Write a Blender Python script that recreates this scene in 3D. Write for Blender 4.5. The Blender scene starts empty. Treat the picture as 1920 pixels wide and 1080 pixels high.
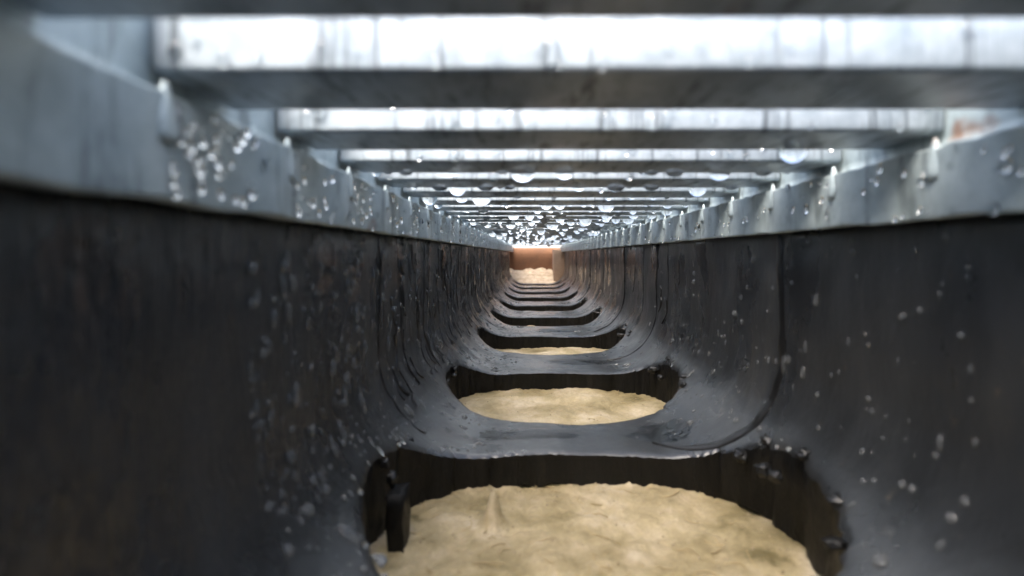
import bpy, bmesh, math, random
from mathutils import Vector, Matrix, noise

random.seed(7)
R = math.radians
MM = 0.001
S = bpy.context.scene
COL = S.collection

# ------------------------------------------------------------------ camera
FPX = 900.0                       # focal length in pixels of the 1920 wide frame
cam_data = bpy.data.cameras.new("camera")
cam = bpy.data.objects.new("camera", cam_data)
COL.objects.link(cam)
cam.location = (0, 0, 0)
cam.rotation_euler = (R(90), 0, 0)
cam_data.sensor_width = 36.0
cam_data.lens = FPX / 1920 * 36
cam_data.shift_x = -35 / 1920
cam_data.shift_y = -63 / 1920
cam_data.clip_start = 0.0005
cam_data.clip_end = 100
cam_data.dof.use_dof = True
cam_data.dof.focus_distance = 0.25
cam_data.dof.aperture_fstop = 15.0
S.camera = cam

# ------------------------------------------------------------------ world, sun, exposure
SUN_EL, SUN_SIDE = 58, 24            # the sun stands behind the camera, above the cloud
w = bpy.data.worlds.new("World")
S.world = w
w.use_nodes = True
nt = w.node_tree
bg = nt.nodes["Background"]
sky = nt.nodes.new("ShaderNodeTexSky")
sky.sky_type = 'NISHITA'
sky.sun_disc = False
sky.sun_elevation = R(SUN_EL)
sky.sun_rotation = R(180 + SUN_SIDE)
sky.air_density = 1.0
sky.dust_density = 6.0
sky.ozone_density = 1.0
nt.links.new(sky.outputs[0], bg.inputs[0])
bg.inputs[1].default_value = 0.15
sun_d = bpy.data.lights.new("sun", 'SUN')
sun_d.energy = 1.5
sun_d.angle = R(40)
sun_d.color = (1.0, 0.97, 0.92)
sun = bpy.data.objects.new("sun", sun_d)
COL.objects.link(sun)
sun.rotation_euler = (R(90 - SUN_EL), 0, 0)
sun.rotation_euler = Vector((math.cos(R(SUN_EL)) * math.sin(R(SUN_SIDE)), math.cos(R(SUN_EL)) * math.cos(R(SUN_SIDE)), -math.sin(R(SUN_EL)))).to_track_quat('-Z', 'Y').to_euler()
S.view_settings.view_transform = 'Standard'
S.view_settings.look = 'None'
S.view_settings.gamma = 1
S.view_settings.exposure = 2.6
S.cycles.use_denoising = True
S.cycles.max_bounces = 12
S.cycles.transmission_bounces = 8
S.cycles.sample_clamp_indirect = 8

# ------------------------------------------------------------------ helpers
def tag(o, label=None, cat=None, group=None, kind=None):
    if label: o['label'] = label
    if cat: o['category'] = cat
    if group: o['group'] = group
    if kind: o['kind'] = kind
    return o

def empty(name, loc=(0, 0, 0)):
    o = bpy.data.objects.new(name, None)
    COL.objects.link(o)
    o.location = Vector(loc) * MM
    o.empty_display_size = 0.01
    return o

def link_mesh(name, me, mat=None, parent=None):
    o = bpy.data.objects.new(name, me)
    COL.objects.link(o)
    if mat and not me.materials: me.materials.append(mat)
    if parent: o.parent = parent
    return o

def mesh(name, verts, faces, mat, parent=None, smooth=True):
    me = bpy.data.meshes.new(name)
    me.from_pydata([tuple(Vector(v) * MM) for v in verts], [], faces)
    if smooth:
        me.polygons.foreach_set("use_smooth", [True] * len(me.polygons))
    me.update()
    return link_mesh(name, me, mat, parent)

def bm_obj(name, bm, mat, parent=None, smooth=True):
    for v in bm.verts: v.co *= MM
    me = bpy.data.meshes.new(name)
    bm.to_mesh(me); bm.free()
    if smooth:
        me.polygons.foreach_set("use_smooth", [True] * len(me.polygons))
    return link_mesh(name, me, mat, parent)

def add_box(bm, x0, x1, y0, y1, z0, z1, bevel=0.0, seg=2):
    r = bmesh.ops.create_cube(bm, size=1)
    vs = r['verts']
    for v in vs:
        v.co = Vector(((x0 + x1) / 2 + v.co.x * (x1 - x0), (y0 + y1) / 2 + v.co.y * (y1 - y0), (z0 + z1) / 2 + v.co.z * (z1 - z0)))
    if bevel:
        es = list({e for v in vs for e in v.link_edges})
        bmesh.ops.bevel(bm, geom=es, offset=bevel, segments=seg, affect='EDGES', profile=0.5)

def nz(x, y, z=0.0): return noise.noise(Vector((x, y, z)))

def fbm(x, y, z=0.0, o=4):
    a, s = 0.0, 1.0
    for k in range(o):
        a += nz(x, y, z + 7.3 * k) * s; x *= 2.03; y *= 2.03; s *= 0.5
    return a

# ------------------------------------------------------------------ materials
def mat(name):
    m = bpy.data.materials.new(name); m.use_nodes = True
    nt = m.node_tree
    return m, nt, nt.nodes["Principled BSDF"]

def pos_noise(nt, scale, stretch=(1, 1, 1), detail=5, rough=0.55, offset=(0, 0, 0)):
    """noise over world position, scale counted per millimetre"""
    g = nt.nodes.new("ShaderNodeNewGeometry")
    mp = nt.nodes.new("ShaderNodeMapping")
    mp.inputs['Scale'].default_value = [1000 * s for s in stretch]
    mp.inputs['Location'].default_value = offset
    n = nt.nodes.new("ShaderNodeTexNoise")
    n.inputs['Scale'].default_value = scale
    n.inputs['Detail'].default_value = detail
    n.inputs['Roughness'].default_value = rough
    nt.links.new(g.outputs['Position'], mp.inputs['Vector'])
    nt.links.new(mp.outputs[0], n.inputs['Vector'])
    return n.outputs['Fac']

def ramp(nt, fac, stops):
    r = nt.nodes.new("ShaderNodeValToRGB")
    e = r.color_ramp.elements
    while len(e) < len(stops): e.new(0.5)
    for i, (p, c) in enumerate(stops):
        e[i].position = p
        e[i].color = (c, c, c, 1) if isinstance(c, (int, float)) else (*c, 1)
    nt.links.new(fac, r.inputs[0])
    return r.outputs[0]

def mixc(nt, fac, a, b, mode='MIX'):
    m = nt.nodes.new("ShaderNodeMix"); m.data_type = 'RGBA'; m.blend_type = mode
    for sock, v in ((m.inputs[0], fac), (m.inputs[6], a), (m.inputs[7], b)):
        if hasattr(v, 'links'): nt.links.new(v, sock)
        elif isinstance(v, (int, float)): sock.default_value = v
        else: sock.default_value = (*v, 1)
    return m.outputs[2]

def bump(nt, height, dist, strength=1.0, normal=None):
    b = nt.nodes.new("ShaderNodeBump")
    b.inputs['Distance'].default_value = dist
    b.inputs['Strength'].default_value = strength
    nt.links.new(height, b.inputs['Height'])
    if normal: nt.links.new(normal, b.inputs['Normal'])
    return b.outputs[0]

def math_node(nt, op, a, b):
    n = nt.nodes.new("ShaderNodeMath"); n.operation = op; n.use_clamp = True
    for i, v in ((0, a), (1, b)):
        if hasattr(v, 'links'): nt.links.new(v, n.inputs[i])
        else: n.inputs[i].default_value = v
    return n.outputs[0]

def plastic(name):
    """black plastic; rain stands as a film where it lies flat and runs down the left wall"""
    m, nt, p = mat(name)
    grime = pos_noise(nt, 0.06, (1, 1, 0.3), 7, 0.62)
    col = ramp(nt, grime, [(0.35, (0.016, 0.0172, 0.0185)), (0.58, (0.030, 0.0322, 0.0345)), (0.76, (0.056, 0.053, 0.046))])
    spl = pos_noise(nt, 0.42, (1, 1, 0.6), 4, 0.6, (11, 3, 8))
    col = mixc(nt, ramp(nt, spl, [(0.66, 0.0), (0.74, 0.45)]), col, (0.14, 0.11, 0.07))
    nt.links.new(col, p.inputs['Base Color'])
    rg = pos_noise(nt, 0.05, (1, 1, 0.5), 6, 0.62, (3, 1, 2))
    nt.links.new(ramp(nt, rg, [(0.4, 0.22), (0.5, 0.34), (0.62, 0.5)]), p.inputs['Roughness'])
    p.inputs['Specular IOR Level'].default_value = 0.7
    g = nt.nodes.new("ShaderNodeNewGeometry")
    sx = nt.nodes.new("ShaderNodeSeparateXYZ"); nt.links.new(g.outputs['Normal'], sx.inputs[0])
    flat = ramp(nt, sx.outputs['Z'], [(0.1, 0.0), (0.95, 1.0)])
    nt.links.new(math_node(nt, 'MULTIPLY', flat, 0.9), p.inputs['Coat Weight'])
    p.inputs['Coat Roughness'].default_value = 0.2
    run = math_node(nt, 'MULTIPLY', math_node(nt, 'SUBTRACT', 1.0, flat), math_node(nt, 'GREATER_THAN', sx.outputs['X'], 0.0))
    a = bump(nt, pos_noise(nt, 0.8, (1, 1, 1), 4), 0.00012, 0.35)
    a = bump(nt, pos_noise(nt, 0.16, (1, 1, 0.3), 5, 0.65, (2, 2, 5)), 0.0005, 0.5, a)
    b = nt.nodes.new("ShaderNodeBump"); b.inputs['Distance'].default_value = 0.0016
    nt.links.new(pos_noise(nt, 0.22, (1, 1, 0.16), 5, 0.7, (9, 2, 5)), b.inputs['Height'])
    nt.links.new(run, b.inputs['Strength']); nt.links.new(a, b.inputs['Normal'])
    nt.links.new(b.outputs[0], p.inputs['Normal'])
    return m

M_PLASTIC = plastic("black_wet_plastic")

def cut():
    m, nt, p = mat("black_cut_plastic")
    c = ramp(nt, pos_noise(nt, 0.2, (1, 1, 0.25), 5, 0.65), [(0.35, (0.005, 0.005, 0.005)), (0.6, (0.010, 0.010, 0.0102)), (0.85, (0.022, 0.020, 0.015))])
    nt.links.new(c, p.inputs['Base Color'])
    p.inputs['Roughness'].default_value = 0.4
    p.inputs['Specular IOR Level'].default_value = 0.25
    nt.links.new(bump(nt, pos_noise(nt, 0.35, (1, 1, 0.3), 5, 0.7), 0.0012, 0.8), p.inputs['Normal'])
    return m
M_CUT = cut()

def zinc(name, lo, hi, streak, metal):
    m, nt, p = mat(name)
    sp = pos_noise(nt, 0.25, (1, 1, 1), 5, 0.6)
    st = pos_noise(nt, 0.5, (1.3, 0.25, 0.06) if streak else (0.6, 0.6, 0.1), 4, 0.7, (4, 4, 4))
    c = ramp(nt, sp, [(0.3, lo), (0.7, hi)])
    c = mixc(nt, ramp(nt, st, [(0.36, 0.85), (0.47, 0.0)]), c, tuple(v * (0.34 if streak else 0.55) for v in lo))  # dark streaks in the colour: water runs and, on bars, painted grey reflections
    rust = pos_noise(nt, 0.09, (1, 1, 1), 3, 0.5, (31, 7, 2))
    c = mixc(nt, ramp(nt, rust, [(0.70, 0.0), (0.78, 0.8)]), c, (0.22, 0.10, 0.05))
    nt.links.new(c, p.inputs['Base Color'])
    p.inputs['Metallic'].default_value = metal
    nt.links.new(ramp(nt, st, [(0.3, 0.5), (0.65, 0.3)]), p.inputs['Roughness'])
    b = bump(nt, st, 0.0004, 0.5, bump(nt, pos_noise(nt, 0.9, (1, 1, 0.7), 4), 0.00015, 0.4))
    nt.links.new(b, p.inputs['Normal'])
    return m

M_BAR = zinc("galvanised_bar_steel", (0.25, 0.30, 0.345), (0.44, 0.50, 0.555), True, 0.15)
M_RAIL = zinc("galvanised_rail_steel", (0.29, 0.35, 0.36), (0.42, 0.49, 0.50), False, 0.1)

def water():
    m, nt, p = mat("clear_water")
    p.inputs['Base Color'].default_value = (0.97, 0.99, 1.0, 1)
    p.inputs['Roughness'].default_value = 0.0
    p.inputs['IOR'].default_value = 1.333
    p.inputs['Transmission Weight'].default_value = 1.0
    return m
M_WATER = water()
def glint_grey_water():
    m, nt, p = mat("glint_grey_water")
    p.inputs['Base Color'].default_value = (0.62, 0.64, 0.64, 1)  # grey put into the water colour stands in for glints on the wall beads
    p.inputs['Roughness'].default_value = 0.04
    p.inputs['IOR'].default_value = 1.333
    p.inputs['Transmission Weight'].default_value = 0.85
    return m
M_BEAD = glint_grey_water()

def earth(name, stops, wet_rough, bump_d, sc=0.07):
    m, nt, p = mat(name)
    n1 = pos_noise(nt, sc, (1, 1, 1), 7, 0.62)
    c = ramp(nt, n1, stops)
    n2 = pos_noise(nt, 0.9, (1, 1, 1), 5, 0.7, (5, 5, 5))
    c = mixc(nt, 0.35, c, ramp(nt, n2, [(0.3, 0.35), (0.7, 0.75)]), 'OVERLAY')
    nt.links.new(c, p.inputs['Base Color'])
    nt.links.new(ramp(nt, n1, [(0.3, wet_rough), (0.7, wet_rough + 0.3)]), p.inputs['Roughness'])
    nt.links.new(bump(nt, n2, bump_d, 0.7), p.inputs['Normal'])
    return m

M_MUD = earth("wet_sandy_mud", [(0.32, (0.17, 0.135, 0.058)), (0.42, (0.33, 0.264, 0.138)), (0.53, (0.44, 0.358, 0.212)), (0.66, (0.56, 0.475, 0.335))], 0.35, 0.0008)
M_SAND = earth("pale_sand", [(0.3, (0.42, 0.30, 0.19)), (0.5, (0.60, 0.47, 0.33)), (0.7, (0.70, 0.58, 0.44))], 0.6, 0.001, 0.12)
M_CLAY = earth("terracotta_clay", [(0.3, (0.10, 0.047, 0.022)), (0.5, (0.155, 0.070, 0.033)), (0.7, (0.19, 0.094, 0.048))], 0.6, 0.0004, 0.05)
M_STONE = earth("pale_beige_stone", [(0.3, (0.25, 0.165, 0.11)), (0.7, (0.34, 0.235, 0.165))], 0.6, 0.0004)
M_CONC = earth("grey_concrete", [(0.3, (0.25, 0.25, 0.24)), (0.7, (0.38, 0.37, 0.35))], 0.6, 0.001)

# ------------------------------------------------------------------ the section of the trough
XL, XR, ZF, ZT, RAD = -38.5, 61.5, -52.0, 5.2, 27.0
XC = (XL + XR) / 2
FLAT = (XR - XL) / 2 - RAD
ARC = RAD * math.pi / 2
ZA = ZF + RAD
SMAX = FLAT + ARC + (ZT - ZA)

def sec(s):
    """point (x, z) and inward normal at arc length s from the middle of the floor"""
    g = 1 if s >= 0 else -1
    a = abs(s)
    if a <= FLAT: return XC + g * a, ZF, 0.0, 1.0
    a -= FLAT
    if a <= ARC:
        t = a / RAD
        return XC + g * (FLAT + RAD * math.sin(t)), ZA - RAD * math.cos(t), -g * math.sin(t), math.cos(t)
    a -= ARC
    return XC + g * (FLAT + RAD), ZA + a, -g, 0.0

def surf(s, y, lift=0.0):
    x, z, nx, nzv = sec(s)
    d = 0.45 * nz(s * 0.045, y * 0.03, 1.0) + 0.18 * nz(s * 0.13, y * 0.10, 5.0) + lift
    return (x + nx * d, y, z + nzv * d)

def surf_n(s):
    x, z, nx, nzv = sec(s)
    return Vector((nx, 0, nzv))

Y0, Y1 = -120.0, 872.0
SR = 70.0
SLOTS = [(99, 27), (180, 31.5), (279, 28), (374, 25.5), (466, 25), (557, 25), (649, 25), (741, 25), (826, 24)]
BND = [47.0] + [(SLOTS[i][0] + SLOTS[i + 1][0]) / 2 for i in range(len(SLOTS) - 1)] + [Y1]

channel = empty("drainage_channel", (XC, 300, ZF))
tag(channel, "long black plastic drainage channel with rounded floor corners and oval floor slots, wet with rain", "drainage channel")
def child(o, p):
    o.parent = p
    o.matrix_parent_inverse = p.matrix_basis.inverted() if p.type == 'EMPTY' else Matrix()
    return o
def cmesh(p, name, v, f, m, smooth=True): return child(mesh(name, v, f, m, None, smooth), p)

# --- floor with the slots, each cell a ring mesh between the slot outline and its rectangle
V, F = [], []
lips = []
for i, (yc, hl) in enumerate(SLOTS):
    ya, yb = BND[i], BND[i + 1]
    hs = 44.5 if i else 46.0
    per = []
    n_s, n_y = 92, 40
    per += [(-SR + 2 * SR * k / n_s, ya) for k in range(n_s)]
    per += [(SR, ya + (yb - ya) * k / n_y) for k in range(n_y)]
    per += [(SR - 2 * SR * k / n_s, yb) for k in range(n_s)]
    per += [(-SR, yb - (yb - ya) * k / n_y) for k in range(n_y)]
    npn = len(per)
    rings = 9
    ex = 2.7
    base = len(V)
    outline = []
    for (ps, py) in per:
        ds, dy = ps, py - yc
        ex = (3.3 if i else 2.5) if dy > 0 else 2.0
        hy = 38.0 if i == 0 and dy < 0 else hl
        if i and dy < 0: ex = 1.85
        r = (abs(ds / hs) ** ex + abs(dy / hy) ** ex) ** (-1 / ex)
        os_, oy = ds * r, dy * r
        j = 0.9 * nz(os_ * 0.09, oy * 0.09 + i * 9, 3) + 0.55 * nz(os_ * 0.35, oy * 0.35, i * 5)
        if oy > 0: j += 0.8 * nz(os_ * 0.9, i * 3.3, 8)
        if os_ > 28: j += 2.6 * abs(nz(os_ * 0.5, oy * 0.5, i * 2 + 1))
        q = 1 + j / max(10, math.hypot(os_, oy))
        outline.append((os_ * q, yc + oy * q))
    for k in range(rings + 1):
        t = (k / rings) ** 1.7
        for (a, b) in zip(outline, per):
            s_, y_ = a[0] + (b[0] - a[0]) * t, a[1] + (b[1] - a[1]) * t
            dist = math.hypot(a[0] - s_, a[1] - y_)
            V.append(surf(s_, y_, -0.7 * math.exp(-dist / 0.7)))
    for k in range(rings):
        for q in range(npn):
            a = base + k * npn + q; b = base + k * npn + (q + 1) % npn
            F.append((a, b, b + npn, a + npn))
    # the lip that hangs below the slot's edge
    lv, lf = [], []
    zb = ZF - 9.2
    for k in range(5):
        for q, (s_, y_) in enumerate(outline):
            px, pyy, pz = surf(s_, y_, -0.7)
            t = k / 4
            wob = 0.5 * nz(s_ * 0.2, y_ * 0.2, k * 1.7 + i)
            rag = 1.0 if abs(s_) > 22 else 0.35
            out = 1 + 0.014 * t + (k > 0) * (0.03 * rag * nz(s_ * 0.22, y_ * 0.22, k * 0.6 + i) + 0.02 * rag * nz(s_ * 0.7, y_ * 0.7, k * 0.9 + i))
            zz = pz + (zb + (1.0 + 0.9 * rag) * nz(s_ * 0.25, y_ * 0.25, i) - pz) * t
            lv.append((XC + (px - XC) * out, yc + (pyy - yc) * out, zz))
    for k in range(4):
        for q in range(npn):
            a = k * npn + q; b = k * npn + (q + 1) % npn
            lf.append((a, a + npn, b + npn, b))
    lips.append((lv, lf))
# floor strip under and behind the camera
def grid(V, F, ss, ys, flip=False):
    base = len(V); n = len(ys)
    for s_ in ss:
        for y_ in ys: V.append(surf(s_, y_))
    for a in range(len(ss) - 1):
        for b in range(n - 1):
            q = (base + a * n + b, base + (a + 1) * n + b, base + (a + 1) * n + b + 1, base + a * n + b + 1)
            F.append(q[::-1] if flip else q)
def lin(a, b, n): return [a + (b - a) * k / n for k in range(n + 1)]
grid(V, F, lin(-SR, SR, 92), lin(Y0, BND[0], 40))
cmesh(channel, "channel_floor", V, F, M_PLASTIC)
for lv, lf in lips:
    cmesh(channel, "slot_lip", lv, lf, M_CUT)
# --- side walls: inner face, rolled top edge, outer face
for g, m in ((-1, M_PLASTIC), (1, M_PLASTIC)):
    V, F = [], []
    ys = lin(Y0, Y1, 330)
    rows = []
    for s_ in lin(SR, SMAX, 16): rows.append([surf(g * s_, y) for y in ys])
    for a in lin(0.15, 1, 6):
        t = a * math.pi
        rows.append([(surf(g * SMAX, y)[0] + g * (2.0 - 2.0 * math.cos(t)), y, ZT + 1.1 * math.sin(t) + 0.25 * nz(y * 0.06, g, 3)) for y in ys])
    rows.append([(surf(g * SMAX, y)[0] + g * 4.0, y, ZF - 8) for y in ys])
    for r_ in rows: V += r_
    n = len(ys)
    for a in range(len(rows) - 1):
        for b in range(n - 1):
            q = (a * n + b, (a + 1) * n + b, (a + 1) * n + b + 1, a * n + b + 1)
            F.append(q if g > 0 else q[::-1])
    cmesh(channel, "channel_wall", V, F, m)
# --- closed end behind the camera
V = [surf(s_, Y0) for s_ in lin(-SMAX, SMAX, 60)]
bm = bmesh.new()
vs = [bm.verts.new(v) for v in V]; bm.faces.new(vs)
bmesh.ops.solidify(bm, geom=bm.faces[:], thickness=3)
child(bm_obj("end_plate", bm, M_PLASTIC, None, False), channel)

def slot_hit(s_, y_, pad=1.5):
    return any(abs(s_ / (44.5 + pad)) ** 2.7 + abs((y_ - yc) / (hl + pad)) ** 2.7 < 1 for yc, hl in SLOTS)

# --- moulded seams that run down the walls and round into the floor
def seam(y, g, s_end, wdt, hgt, wob, seed, s_top=SMAX - 0.5, drift=2.5):
    if slot_hit(s_end, y + drift, 4): s_end = max(s_end, 48)
    V, F = [], []
    n = 60
    for k in range(n + 1):
        s_ = s_top + (s_end - s_top) * k / n
        t = k / n
        yy = y + wob * nz(s_ * 0.035, seed, 2) + 0.25 * wob * nz(s_ * 0.2, seed, 6) + (drift * (max(0, t - 0.55) / 0.45) ** 2)
        wv = wdt * (0.75 + 0.5 * abs(nz(s_ * 0.08, seed, 9)))
        if t < 0.06: wv *= 0.35 + t / 0.06 * 0.65
        if t > 0.85: wv *= (1 - t) / 0.15 * 0.9 + 0.1
        for c in range(7):
            a = math.pi * c / 6
            V.append(surf(g * s_, yy - math.cos(a) * wv / 2, -0.12 + math.sin(a) * hgt * (0.55 + 0.9 * abs(nz(s_ * 0.11, seed, 4)))))
    for k in range(n):
        for c in range(6):
            q = (k * 7 + c, (k + 1) * 7 + c, (k + 1) * 7 + c + 1, k * 7 + c + 1)
            F.append(q if g < 0 else q[::-1])
    return V, F
m, nt_, p = mat("black_seam_plastic")
p.inputs['Base Color'].default_value = (0.012, 0.012, 0.012, 1); p.inputs['Roughness'].default_value = 0.3
M_SEAM = m
for k, (y, e, wd) in enumerate([(118, 22, 3.6), (214, 60, 1.2), (233, 26, 3.2), (262, 52, 1.4), (313, 30, 2.4), (404, 42, 1.6), (450, 36, 2.2), (494, 36, 2.4), (560, 44, 2.0), (643, 44, 2.6), (769, 46, 3.0)]):
    v, f = seam(y, 1, e, wd * (1.0 if wd > 2.3 else 0.6), 0.95 if wd > 2.3 else 0.4, 1.6, k * 3.1, drift=14 if k == 0 else 2.5)
    cmesh(channel, "seam", v, f, M_SEAM)
for k, (y, e, wd) in enumerate([(122, 40, 2.0), (173, 40, 2.6), (180, 80, 1.6), (232, 50, 1.6), (266, 36, 2.6), (296, 44, 2.4), (325, 34, 2.6), (350, 44, 2.2), (372, 40, 2.6), (398, 38, 2.6), (425, 44, 3.0), (455, 40, 3.0), (492, 42, 3.2), (530, 44, 3.2), (575, 40, 3.4), (620, 44, 3.4), (675, 42, 3.6), (740, 44, 4.0)]):
    v, f = seam(y, -1, e, wd * (0.95 if y == 173 else 0.7), 0.85 if y == 173 else 0.6, 4.0, 40 + k * 2.7)
    cmesh(channel, "seam", v, f, M_SEAM)

# --- short wandering rivulets of rain on the walls
RV, RF = [], []
rr_ = random.Random(5)
for k in range(520):
    g = -1 if k < 508 else 1
    y = 130 + 720 * rr_.random() ** 1.1
    s_a = rr_.uniform(44, SMAX - 0.5); ln = rr_.uniform(3, 20)
    v, f = seam(y, g, max(50, s_a - ln), rr_.uniform(0.7, 1.6) * (0.55 + y / 600), rr_.uniform(0.3, 0.8), rr_.uniform(2, 11), k * 1.37, s_a)
    b = len(RV); RV += v; RF += [tuple(b + i for i in q) for q in f]
tag(cmesh(channel, "rivulets", RV, RF, M_SEAM), kind="stuff")

# --- ragged burrs of plastic left at the ends of the cut slots
def burr(x, y, z, sx, sy, sz, seed, m=None):
    bm = bmesh.new()
    bmesh.ops.create_icosphere(bm, subdivisions=3, radius=1)
    for v in bm.verts:
        c = v.co.copy()
        k = 1 + 0.5 * nz(c.x * 1.7 + seed, c.y * 1.7, c.z * 1.7) + 0.3 * nz(c.x * 4 + seed, c.y * 4, c.z * 4)
        v.co = Vector((x + c.x * k * sx, y + c.y * k * sy, z + c.z * k * sz))
    child(bm_obj("burr", bm, m or M_SEAM), channel)
rb = random.Random(3)
for i, (yc, hl) in enumerate(SLOTS[:5]):
    for k in range(7 if i < 3 else 4):
        s_ = rb.uniform(39, 49); y_ = yc + rb.uniform(-0.75, 0.75) * hl * (1 - ((s_ - 39) / 14) ** 2)
        x, _, z = surf(s_, y_)
        burr(x, y_, z - 0.5, rb.uniform(0.8, 2.2), rb.uniform(0.8, 2.0), rb.uniform(0.6, 1.5), i * 10 + k)
    for k in range(4 if i < 3 else 2):
        s_ = -rb.uniform(40, 45); y_ = yc + rb.uniform(-0.4, 0.8) * hl
        x, _, z = surf(s_, y_)
        burr(x, y_, z - 1, rb.uniform(0.5, 1.3), rb.uniform(0.6, 1.4), rb.uniform(0.6, 1.6), i * 10 + k + 5.5)
# ragged broken tabs that hang into the nearest slot on the left
def tab(boxes, seed):
    bm = bmesh.new()
    for bx_ in boxes: add_box(bm, *bx_)
    bmesh.ops.subdivide_edges(bm, edges=bm.edges[:], cuts=4, use_grid_fill=True)
    for v in bm.verts:
        c = v.co
        v.co = c + 0.55 * Vector((nz(c.x * .5 + seed, c.y * .5, c.z * .3), nz(c.y * .5, c.z * .3 + seed, 2), 0.9 * nz(c.z * .4, c.x * .5, seed))) * (1 + 1.2 * (nz(c.x * 1.3, c.z * 0.8, seed) > 0.2))
    child(bm_obj("tab", bm, M_CUT, None, True), channel)
tab([(-29.5, -26.0, 97.5, 103, -63.5, -49), (-28.0, -23.0, 97, 100.5, -64.5, -62)], 1)

# ------------------------------------------------------------------ mud under the channel
V, F = [], []
xs, ys = lin(-62, 85, 190), lin(-130, 60, 60) + lin(60.6, 240, 290) + lin(241.5, 890, 420)
for y in ys:
    for x in xs:
        h = 1.7 * fbm(x * 0.035, y * 0.035, 2) + 0.55 * fbm(x * 0.16, y * 0.16, 5)
        if y < 330:
            h += 0.45 * (0.5 - abs(fbm(x * 0.09, y * 0.09, 11, 3))) + 0.28 * fbm(x * 0.6, y * 0.6, 3, 3)
        h += 1.1 * math.exp(-((y - 128) / 9) ** 2) * (1 + 0.8 * nz(x * 0.25, 2, 2)) + 2.3 * math.exp(-(((y - 300) / 26) ** 2)) + 0.9 * math.exp(-(((y - 214) / 10) ** 2))
        h += 7.5 * math.exp(-((x + 8.5 + 0.8 * nz(x, y * 0.5, 2)) / 1.7) ** 2 - ((y - 109) / 2.6) ** 2)
        h += 3.6 * math.exp(-((x - 0) / 7) ** 2 - ((y - 394) / 9) ** 2)
        h += 1.4 * math.exp(-((x - 10) / 30) ** 2 - ((y - 88) / 20) ** 2)
        e_ = y - 199 - 2.5 * nz(x * 0.09, 4, 4) + 0.012 * (x - 12) ** 2
        h += 1.5 / (1 + math.exp(-e_ * 1.2)) * (y < 240)
        V.append((x, y, -61.8 + h))
n = len(xs)
for a in range(len(ys) - 1):
    for b in range(n - 1):
        q = a * n + b
        F.append((q, q + 1, q + 1 + n, q + n))
tag(mesh("ground", V, F, M_MUD), "wet pale brown sandy mud showing through the floor slots", kind="structure")

# straw-like fibres and grit caught on the mud in the nearest slots
def mud_z(x, y):
    i = min(range(len(ys)), key=lambda k: abs(ys[k] - y)); j = min(range(len(xs)), key=lambda k: abs(xs[k] - x))
    return V[i * len(xs) + j][2]
rf = random.Random(17)
FV, FF = [], []
for k in range(110):
    x, y = rf.uniform(-26, 52), rf.uniform(76, 128) if k < 80 else rf.uniform(150, 214)
    a = rf.uniform(0, 6.28); L = rf.uniform(2, 9); r0 = rf.uniform(0.07, 0.16); cv = rf.uniform(-0.12, 0.12)
    b = len(FV); n = 7
    for q in range(n):
        zc = mud_z(x, y) + 0.15 + 0.25 * math.sin(q * 0.9 + k)
        for c in range(5):
            t = 2 * math.pi * c / 5
            FV.append((x - math.sin(a) * math.cos(t) * r0, y + math.cos(a) * math.cos(t) * r0, zc + math.sin(t) * r0))
        x += math.cos(a) * L / n; y += math.sin(a) * L / n; a += cv * 3
    for q in range(n - 1):
        for c in range(5):
            FF.append((b + q * 5 + c, b + q * 5 + (c + 1) % 5, b + (q + 1) * 5 + (c + 1) % 5, b + (q + 1) * 5 + c))
m, nt_, p = mat("dry_straw"); p.inputs['Base Color'].default_value = (0.42, 0.33, 0.18, 1); p.inputs['Roughness'].default_value = 0.7
tag(mesh("fibres", FV, FF, m), "thin pale straw fibres matted on the mud in the nearest slots", "fibres", kind="stuff")
bm = bmesh.new()
for k in range(260):
    x, y = rf.uniform(-28, 54), rf.uniform(74, 130) if k < 180 else rf.uniform(150, 216)
    r0 = rf.uniform(0.2, 0.55) * 0.7
    z = mud_z(x, y)
    r_ = bmesh.ops.create_icosphere(bm, subdivisions=1, radius=r0)
    for v in r_['verts']:
        v.co = Vector((x, y, z)) + v.co * (1 + 0.3 * nz(v.co.x * 3 + k, v.co.y * 3, v.co.z * 3))
m, nt_, p = mat("brown_grit"); p.inputs['Roughness'].default_value = 0.6
nt_.links.new(ramp(nt_, pos_noise(nt_, 0.4), [(0.35, (0.16, 0.12, 0.065)), (0.65, (0.48, 0.40, 0.27))]), p.inputs['Base Color'])
tag(bm_obj("grit", bm, m), "scattered brown grit on the wet mud", "grit", kind="stuff")

# ------------------------------------------------------------------ pavement round the channel
bm = bmesh.new()
GZ = 30
add_box(bm, -4000, -46, -4000, 4000, -110, GZ)
add_box(bm, 69, 4000, -4000, 4000, -110, GZ)
add_box(bm, -46, 69, -4000, -126, -110, GZ)
add_box(bm, -46, 69, 1040, 4000, -110, GZ)
tag(bm_obj("pavement", bm, M_CONC, None, False), "grey concrete surround the channel is sunk into", kind="structure")

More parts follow.
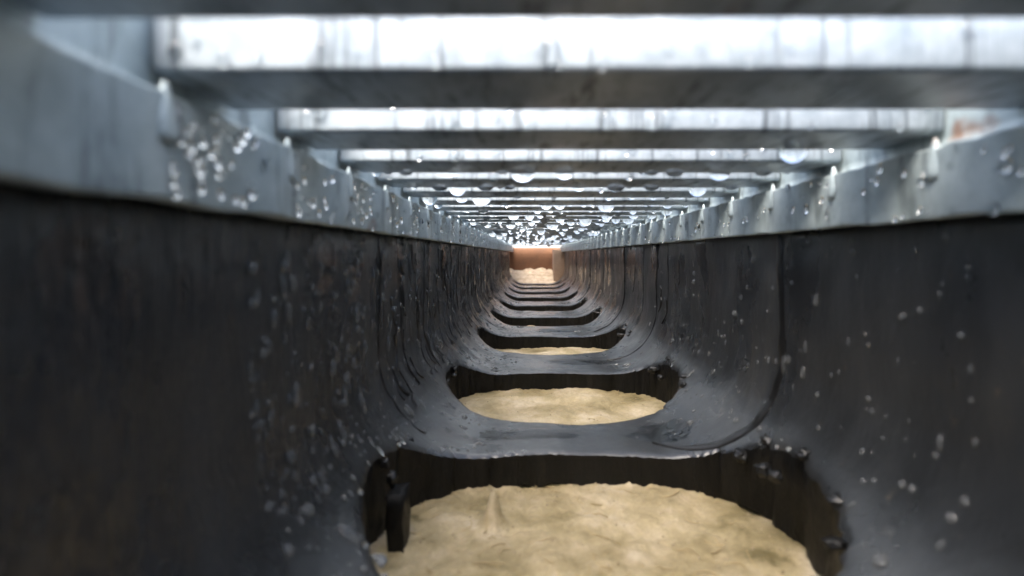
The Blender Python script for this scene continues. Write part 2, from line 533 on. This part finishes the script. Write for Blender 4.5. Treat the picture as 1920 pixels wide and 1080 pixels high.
# ------------------------------------------------------------------ far end: terracotta block, stone edging, sand
bm = bmesh.new()
add_box(bm, -45.5, 68, 940, 1000, -75, 13, 1.5)
bmesh.ops.subdivide_edges(bm, edges=bm.edges[:], cuts=6, use_grid_fill=True)
for v in bm.verts: v.co.y += 0.9 * nz(v.co.x * 0.06, v.co.z * 0.06, 2)
t = bm_obj("terracotta_block", bm, M_CLAY)
tag(t, "orange terracotta block closing the far end of the channel above the sand", "block")
bm = bmesh.new()
add_box(bm, 42.5, 66, 885, 937, -75, 9, 1.2)
tag(bm_obj("edging_stone", bm, M_STONE), "pale beige upright edging stone beside the terracotta block at the channel's far end", "stone")
V, F = [], []
xs, ys = lin(-45, 68, 90), lin(873.5, 940, 60)
for y in ys:
    t = (y - 873.5) / 66.5
    for x in xs:
        ridge = abs(fbm(x * 0.03 + 3, y * 0.13, 4))
        V.append((x, y, -55 + 28 * t ** 0.8 + 4.2 * fbm(x * 0.05, y * 0.08, 1) * (0.3 + t) - 7 * ridge * (0.3 + t) + 1.5 * math.exp(-((x - 22) / 12) ** 2) * t))
n = len(xs)
for a in range(len(ys) - 1):
    for b in range(n - 1):
        q = a * n + b
        F.append((q, q + 1, q + 1 + n, q + n))
tag(mesh("sand_heap", V, F, M_SAND), "heap of pale rippled sand at the far end of the channel", kind="structure")

# ------------------------------------------------------------------ the galvanised grate
ZB = 17.7
BW, BP, BH = 12.9, 22.7, 10.0
grate = empty("drain_grate", (XC, 300, ZB))
tag(grate, "galvanised steel drain grate of wide cross bars closing the top of the channel, dripping wet", "drain grate")
XB0, XB1 = -36.4, 59.4
bm = bmesh.new()
r = bmesh.ops.create_cube(bm, size=1)
for v in bm.verts: v.co = Vector((v.co.x * (XB1 - XB0), v.co.y * BW, v.co.z * BH))
es = [e for e in bm.edges if abs(e.verts[0].co.x - e.verts[1].co.x) > 1]
bmesh.ops.bevel(bm, geom=es, offset=0.6, segments=3, affect='EDGES', profile=0.5)
for v in bm.verts: v.co *= MM
bar_me = bpy.data.meshes.new("bar"); bm.to_mesh(bar_me); bm.free()
bar_me.materials.append(M_BAR)
for pl in bar_me.polygons: pl.use_smooth = len(pl.vertices) == 4 and abs(pl.normal.x) < 0.5
BARS = []
k = -7
while True:
    yn = 46.3 + BP * k
    if yn + BW > 938: break
    BARS.append(yn); k += 1
for yn in BARS:
    o = link_mesh("bar", bar_me)
    o.location = Vector(((XB0 + XB1) / 2, yn + BW / 2, ZB + BH / 2 + 0.12 * nz(yn, 2, 1))) * MM
    o.rotation_euler = (R(0.6 * nz(yn * 0.3, 1, 1)), R(0.12 * nz(yn * 0.7, 3, 2)), R(0.25 * nz(yn * 0.3, 7, 2)))
    child(o, grate)
# side rails: ribbed strips that carry the bar ends
RXL, RXR = -33.8, 56.6
for g, xi in ((-1, RXL + 1.2), (1, RXR - 1.2)):
    V, F = [], []
    ys = lin(-118, 938, 1180)
    zs = [5.2, 5.0, 5.5, 6.5, 7.8, 9.2, 10.6, 12, 13.2, 14.2, 14.8, 15.1, 15.3, 15.6, 17, 19.5, 23, 27, 29.6, 29.6, 5.2]
    for j, z in enumerate(zs):
        for y in ys:
            ph = (y - 46.9) / BP * 2 * math.pi
            off = 1.6 + 0.35 * math.sin(ph) + 0.16 * math.sin(2 * ph + 1) + 0.35 * nz(y * 0.08, z * 0.12, g)
            edge = 0.35 * nz(y * 0.12, g * 3, 7) if j < 3 else 0
            if 9 <= j <= 12: edge = 0.5 * nz(y * 0.35, g * 5, 2) + 0.3 * max(0, math.sin(ph)) - 0.1
            if j >= 18: off = 9.0
            elif j >= 13: off += 2.9
            elif j == 0: off = 5.0
            elif j == 12: off += 1.2
            V.append((xi + g * off, y, z + edge))
    n = len(ys)
    for a in range(len(zs) - 1):
        for b in range(n - 1):
            q = (a * n + b, (a + 1) * n + b, (a + 1) * n + b + 1, a * n + b + 1)
            F.append(q if g > 0 else q[::-1])
    cmesh(grate, "side_rail", V, F, M_RAIL)
# pointed weld lugs standing between the bar ends
def lug_mesh():
    bm = bmesh.new()
    n, m = 12, 9
    rows = []
    for k in range(m):
        t = k / (m - 1)
        z = -3.5 + 5.9 * t
        rr = 0.95 * math.cos(max(0, t - 0.15) / 0.85 * 1.5) ** 0.8 + 0.05
        rr *= 1 + 0.08 * nz(t * 5, 1, 1)
        rows.append([bm.verts.new((math.cos(2 * math.pi * q / n) * rr * 0.9, math.sin(2 * math.pi * q / n) * rr * (1.5 - 0.3 * t), z)) for q in range(n)])
    for k in range(m - 1):
        for q in range(n):
            bm.faces.new((rows[k][q], rows[k][(q + 1) % n], rows[k + 1][(q + 1) % n], rows[k + 1][q]))
    bm.faces.new(rows[-1]); bm.faces.new(rows[0][::-1])
    for v in bm.verts: v.co *= MM
    me = bpy.data.meshes.new("lug"); bm.to_mesh(me); bm.free()
    me.polygons.foreach_set("use_smooth", [True] * len(me.polygons))
    me.materials.append(M_RAIL)
    return me
lug_me = lug_mesh()
for yn in BARS:
    for g, xi in ((-1, RXL - 0.55), (1, RXR + 0.55)):
        o = link_mesh("lug", lug_me)
        o.location = Vector((xi, yn - 1.2 + 0.8 * nz(yn, g, 4), 14.0 + 0.6 * nz(yn, g, 9))) * MM
        o.scale = (1, 1 + 0.3 * nz(yn, g, 2), 1 + 0.12 * nz(yn, g, 5))
        child(o, grate)

# ------------------------------------------------------------------ water
def drop_mesh(name, deep, top=0.35, nseg=20, nr=10):
    """pendant drop of radius 1 below z = 0; its flat top sits inside the bar"""
    bm = bmesh.new()
    rows = []
    prof = [(0.9, top), (1.0, 0.02)]
    for k in range(1, nr):
        t = k / nr * math.pi / 2
        prof.append((math.cos(t) ** 0.9, -deep * math.sin(t)))
    for (r_, z) in prof:
        rows.append([bm.verts.new((r_ * math.cos(2 * math.pi * q / nseg), r_ * math.sin(2 * math.pi * q / nseg), z)) for q in range(nseg)])
    for a in range(len(rows) - 1):
        for q in range(nseg):
            bm.faces.new((rows[a][q], rows[a + 1][q], rows[a + 1][(q + 1) % nseg], rows[a][(q + 1) % nseg]))
    tip = bm.verts.new((0, 0, -deep))
    for q in range(nseg): bm.faces.new((rows[-1][q], tip, rows[-1][(q + 1) % nseg]))
    bm.faces.new(rows[0])
    bmesh.ops.recalc_face_normals(bm, faces=bm.faces[:])
    for v in bm.verts: v.co *= MM
    me = bpy.data.meshes.new(name); bm.to_mesh(me); bm.free()
    for pl in me.polygons: pl.use_smooth = len(pl.vertices) <= 4
    me.materials.append(M_WATER)
    return me
DROPS = [drop_mesh("water_drop", d) for d in (0.55, 0.85, 1.15)]
GD = "water drops hanging from the grate bars"
def hang(x, y, r_, shape, label, sy=1.0):
    o = link_mesh("water_drop", DROPS[shape])
    o.location = Vector((x, y, ZB + 0.05)) * MM
    o.scale = (r_, r_ * sy, r_)
    o.rotation_euler = (0, 0, random.random() * 6)
    return tag(o, label, "water drop", GD)
def far_edge(y): # nearest bar's far lower edge
    yn = min(BARS, key=lambda b: abs(b + BW - 1.6 - y))
    return yn + BW - 1.6
big = [
    (1488, 283, 25, 2, "biggest water drop, hanging from a near bar at the right edge of the picture"),
    (980, 322, 23, 1, "broad milky water drop hanging from a bar at the middle of the grate"),
    (1265, 322, 17, 0, "flat bright water drop on the same bar as the broad milky drop, right of it"),
    (1350, 322, 19, 1, "dull grey water drop hanging between two bright drops toward the right rail"),
    (1432, 322, 15, 0, "flat white water drop closest to the right rail on its bar"),
    (858, 351, 16, 2, "round water drop with a white belly hanging left of centre"),
    (1308, 351, 17, 2, "round water drop with a white belly hanging on the right beside the rail lugs"),
    (1222, 351, 14, 0, "flat white water drop hanging left of the round drop at right"),
    (825, 351, 15, 0, "flat grey water drop touching the round white bellied drop on the left"),
    (911, 351, 15, 0, "long flat water drop just right of the round drop left of centre"),
    (806, 370, 14, 2, "leftmost round white water drop near the left rail"),
    (1155, 351, 17, 0, "wide flat water drop right of the middle of its bar"),
    (963, 404, 11, 1, "half round water drop in the middle rows left of centre"),
    (1024, 386, 11, 1, "half round white water drop right below the centre of the grate"),
    (1250, 397, 11, 1, "half round water drop beside the right rail in the middle rows"),
    (1098, 408, 12, 2, "long water drop with a pale outline right of centre"),
    (1050, 408, 9, 1, "small half round water drop left of the long pale drop"),
    (870, 415, 9, 2, "small round water drop hanging in front of the left rail"),
    (1188, 405, 9, 1, "small half round water drop right of the long pale drop"),
]
occupied = []
for (px, py, pr, sh, lab) in big:
    y = far_edge(900 * ZB / (477 - py))
    x = (px - 995) / 900 * y
    hang(x, y, pr / 900 * y, sh, lab)
    occupied.append((x, y, pr / 900 * y))
rd = random.Random(11)
small = []
for yn in BARS:
    if yn < 85: continue
    for k in range(26 if yn > 200 else 12):
        x = rd.uniform(XB0 + 3, XB1 - 3)
        y = yn + BW - 1.3 if rd.random() < (0.72 if yn > 190 else 0.97) else yn + rd.uniform(1.0, BW - 2.0)
        r_ = min(3.6, max(0.8, rd.lognormvariate(0.6, 0.42))) * (0.6 if yn < 120 else 0.85 if yn < 230 else 1.0)
        sh = rd.choice((0, 0, 1, 1, 1, 2, 2))
        if rd.random() < 0.25: continue
        if any(math.hypot(x - a, y - b) < r_ + c + 0.4 for a, b, c in occupied): continue
        occupied.append((x, y, r_))
        small.append((x, y, r_, sh))
    if yn < 330:
        for k in range(11):
            x, y, r_ = rd.uniform(XB0 + 3, XB1 - 3), yn + BW - 0.8, rd.uniform(0.45, 1.1)
            if any(math.hypot(x - a, y - b) < r_ + c + 0.2 for a, b, c in occupied): continue
            occupied.append((x, y, r_)); small.append((x, y, r_, rd.choice((0, 1, 1))))
small.sort(key=lambda t: t[2] / t[1], reverse=True)
n_one = 300 - len(big)
for (x, y, r_, sh) in small[:n_one]:
    hang(x, y, r_, sh, "small clear water drop, one of many hanging in rows under the grate bars")
V, F = [], []
for (x, y, r_, sh) in small[n_one:]:
    base = len(V)
    me = DROPS[sh]
    for v in me.vertices: V.append((x + v.co.x / MM * r_, y + v.co.y / MM * r_, ZB + 0.05 + v.co.z / MM * r_))
    F += [tuple(base + i for i in pl.vertices) for pl in me.polygons]
tag(mesh("distant_drops", V, F, M_WATER), "mass of tiny glinting drops under the far grate bars", "droplets", kind="stuff")

ORD = ['first', 'second', 'third', 'fourth', 'fifth', 'sixth', 'seventh', 'eighth', 'ninth', 'tenth', 'eleventh', 'twelfth', 'thirteenth', 'fourteenth', 'fifteenth', 'sixteenth']
VIS = [b for b in BARS if b > 20]            # grate bars from the top of the picture down
rows_ = {}
for o in [o for o in COL.objects if o.name.startswith("water_drop")]:
    yy, xx = o.location.y / MM, o.location.x / MM
    i = max(k for k, b in enumerate(VIS) if b <= yy + 0.5)
    rows_.setdefault(i, []).append((xx, o))
for i, lst in rows_.items():
    if i > 13: continue
    lst.sort(key=lambda t: t[0])
    for j, (xx, o) in enumerate(lst):
        if o['label'].startswith("small clear"):
            o['label'] = "clear water drop, %s from the left under the %s grate bar from the top" % (ORD[min(j, 15)], ORD[i])

# thin films of rain lying on the floor strips
def film(s0, y0, rs, ry, seed, label):
    n, m_ = 72, 10
    V, F = [surf(s0, y0, 0.22)], []
    for k in range(1, m_ + 1):
        t = k / m_
        for q in range(n):
            a = 2 * math.pi * q / n
            r_ = 1 + 0.45 * nz(math.cos(a) * 1.4, math.sin(a) * 1.4, seed) + 0.2 * nz(math.cos(a) * 4, math.sin(a) * 4, seed)
            V.append(surf(s0 + math.cos(a) * rs * r_ * t, y0 + math.sin(a) * ry * r_ * t, 0.22 - 0.3 * t ** 5))
    for q in range(n): F.append((0, 1 + q, 1 + (q + 1) % n))
    for k in range(m_ - 1):
        for q in range(n):
            a = 1 + k * n + q; b = 1 + k * n + (q + 1) % n
            F.append((a, a + n, b + n, b))
    tag(mesh("water_film", V, F, M_WATER), label, "water film")
film(27, 139, 10, 8, 1.0, "dark wet film of water right of centre between the two nearest slots")
film(-14, 138.5, 14, 5, 4.0, "thin wet film of water left of centre between the two nearest slots")
film(14, 232, 17, 7, 7.0, "wet film of water on the floor strip behind the second slot")
film(2, 328, 14, 8, 9.0, "wet film of water on the floor strip behind the third slot")

# beads: low domes that sit on walls, floor, rails and bar faces
def dome(h, nseg=12, nr=5):
    V, F = [], []
    for k in range(nr):
        t = k / nr * math.pi / 2
        for q in range(nseg):
            V.append((math.cos(t) * math.cos(2 * math.pi * q / nseg), math.cos(t) * math.sin(2 * math.pi * q / nseg), h * math.sin(t) - 0.08))
    V.append((0, 0, h - 0.08))
    for k in range(nr - 1):
        for q in range(nseg):
            a = k * nseg + q; b = k * nseg + (q + 1) % nseg
            F.append((a, b, b + nseg, a + nseg))
    for q in range(nseg): F.append(((nr - 1) * nseg + q, (nr - 1) * nseg + (q + 1) % nseg, nr * nseg))
    F.append(tuple(range(nseg))[::-1])
    return V, F
DV, DF = dome(0.8)
bead_me = bpy.data.meshes.new("water_bead")
bead_me.from_pydata([tuple(Vector(v) * MM) for v in DV], [], DF)
for pl in bead_me.polygons: pl.use_smooth = len(pl.vertices) <= 4
bead_me.materials.append(M_BEAD)
def frame(nrm, up):
    nrm = nrm.normalized()
    t = up - nrm * up.dot(nrm)
    t = t.normalized(); b = nrm.cross(t)
    return Matrix((t, b, nrm)).transposed()
beads = []          # (pos, rotation, sx along the run, sy, sz, where)
clear_me = bead_me.copy(); clear_me.materials.clear(); clear_me.materials.append(M_WATER)
rw = random.Random(21)
def wall_bead(g, s_, y_, r_, el, where):
    p_ = Vector(surf(g * s_, y_)); n_ = surf_n(g * s_)
    up = Vector((0, 0.0, 1)) if abs(n_.z) < 0.95 else Vector((1, 0, 0))
    beads.append((p_, frame(n_, up), r_ * el, r_, r_ * 0.9, where))
n_wall = 0
while n_wall < 3000:
    g = -1 if rw.random() < 0.72 else 1
    y_ = 66 + 560 * rw.random() ** 1.25
    s_ = rw.uniform(18, SMAX - 1)
    if slot_hit(g * s_, y_): continue
    if g > 0 and s_ > 66 and rw.random() < 0.55: continue
    r_ = min(1.2, max(0.28, rw.lognormvariate(-0.7, 0.4)))
    el = 1.0 if rw.random() < 0.72 else rw.uniform(1.3, 2.6)
    wall_bead(g, s_, y_, r_, el, 'left' if g < 0 else 'right'); n_wall += 1
for k in range(760):
    g = rw.choice((-1, -1, 1)); y_ = 45 + 500 * rw.random() ** 1.7
    z_ = rw.uniform(5.5, 14.6)
    x_ = (RXL - 0.35) if g < 0 else (RXR + 0.35)
    beads.append((Vector((x_, y_, z_)), frame(Vector((-g, 0, 0)), Vector((0, 0, 1))), *( [min(1.2, rw.lognormvariate(-0.7, 0.4))] * 2), 0.7, 'rail'))
for yn in BARS:
    if not 40 < yn < 420: continue
    for k in range(22):
        x_ = rw.uniform(XB0 + 1, XB1 - 1); r_ = min(1.1, rw.lognormvariate(-0.65, 0.4))
        beads.append((Vector((x_, yn - 0.02, ZB + rw.uniform(0.6, 4.6) * min(1, 110 / yn + 0.25))), frame(Vector((0, -1, 0)), Vector((0, 0, 1))), r_ * rw.uniform(1, 1.5), r_, r_, 'bar'))
def shown(b): return max(b[2], b[3]) / max(20, b[0].y)
beads.sort(key=shown, reverse=True)
WHERE = {'left': ("clear water bead clinging to the rain streaked left black wall", "water beads on the left wall"),
         'right': ("clear water bead clinging to the smooth right black wall", "water beads on the right wall"),
         'rail': ("clear water bead clinging to a galvanised side rail of the grate", "water beads on the side rails"),
         'bar': ("clear water bead on the bright front face of a near grate bar", "water beads on the bar faces")}
BEADS = []
for b in beads[:290]:
    o = link_mesh("water_bead", clear_me if b[5] in ("bar", "rail") else bead_me)
    o.matrix_world = Matrix.Translation(b[0] * MM) @ b[1].to_4x4() @ Matrix.Diagonal((b[2], b[3], b[4], 1))
    lab = WHERE[b[5]][0]
    yy, zz = b[0].y, b[0].z
    if b[5] in ('left', 'right'):
        lab = "water bead on the %s wall %s %s" % (b[5], "near its top edge" if zz > -12 else "at mid height" if zz > -30 else "low on its curve",
              "beside the nearest slot" if yy < 126 else "between first and second slots" if yy < 180 else "between second and third slots" if yy < 279 else "beyond the third slot")
    elif b[5] == 'rail':
        i = min(range(len(VIS)), key=lambda k: abs(VIS[k] + BW / 2 - yy))
        lab = "clear water bead on the %s galvanised rail by the end of the %s grate bar" % ('left' if b[0].x < 0 else 'right', ORD[min(i, 15)])
    BEADS.append((b, o, lab))
    tag(o, lab, "water bead", WHERE[b[5]][1])
for i, yn in enumerate(VIS):
    lst = sorted([t for t in BEADS if t[0][5] == 'bar' and abs(t[0][0].y - yn) < 1], key=lambda t: t[0][0].x)
    for j, t in enumerate(lst[:16]):
        t[1]['label'] = "clear water bead, %s from the left on the lit face of the %s grate bar" % (ORD[j], ORD[i])
for m_, walls in ((M_BEAD, True), (M_WATER, False)):
    V, F = [], []
    for b in beads[290:]:
        if (b[5] not in ('bar', 'rail')) != walls: continue
        base = len(V)
        for v in DV: V.append(b[0] + b[1] @ Vector((v[0] * b[2], v[1] * b[3], v[2] * b[4])))
        F += [tuple(base + i for i in f) for f in DF]
    tag(mesh("fine_droplets", V, F, m_), "fine spray of tiny droplets over the black channel walls" if walls else "fine spray of tiny droplets over the lit grate bars and side rails", "droplets", kind="stuff")
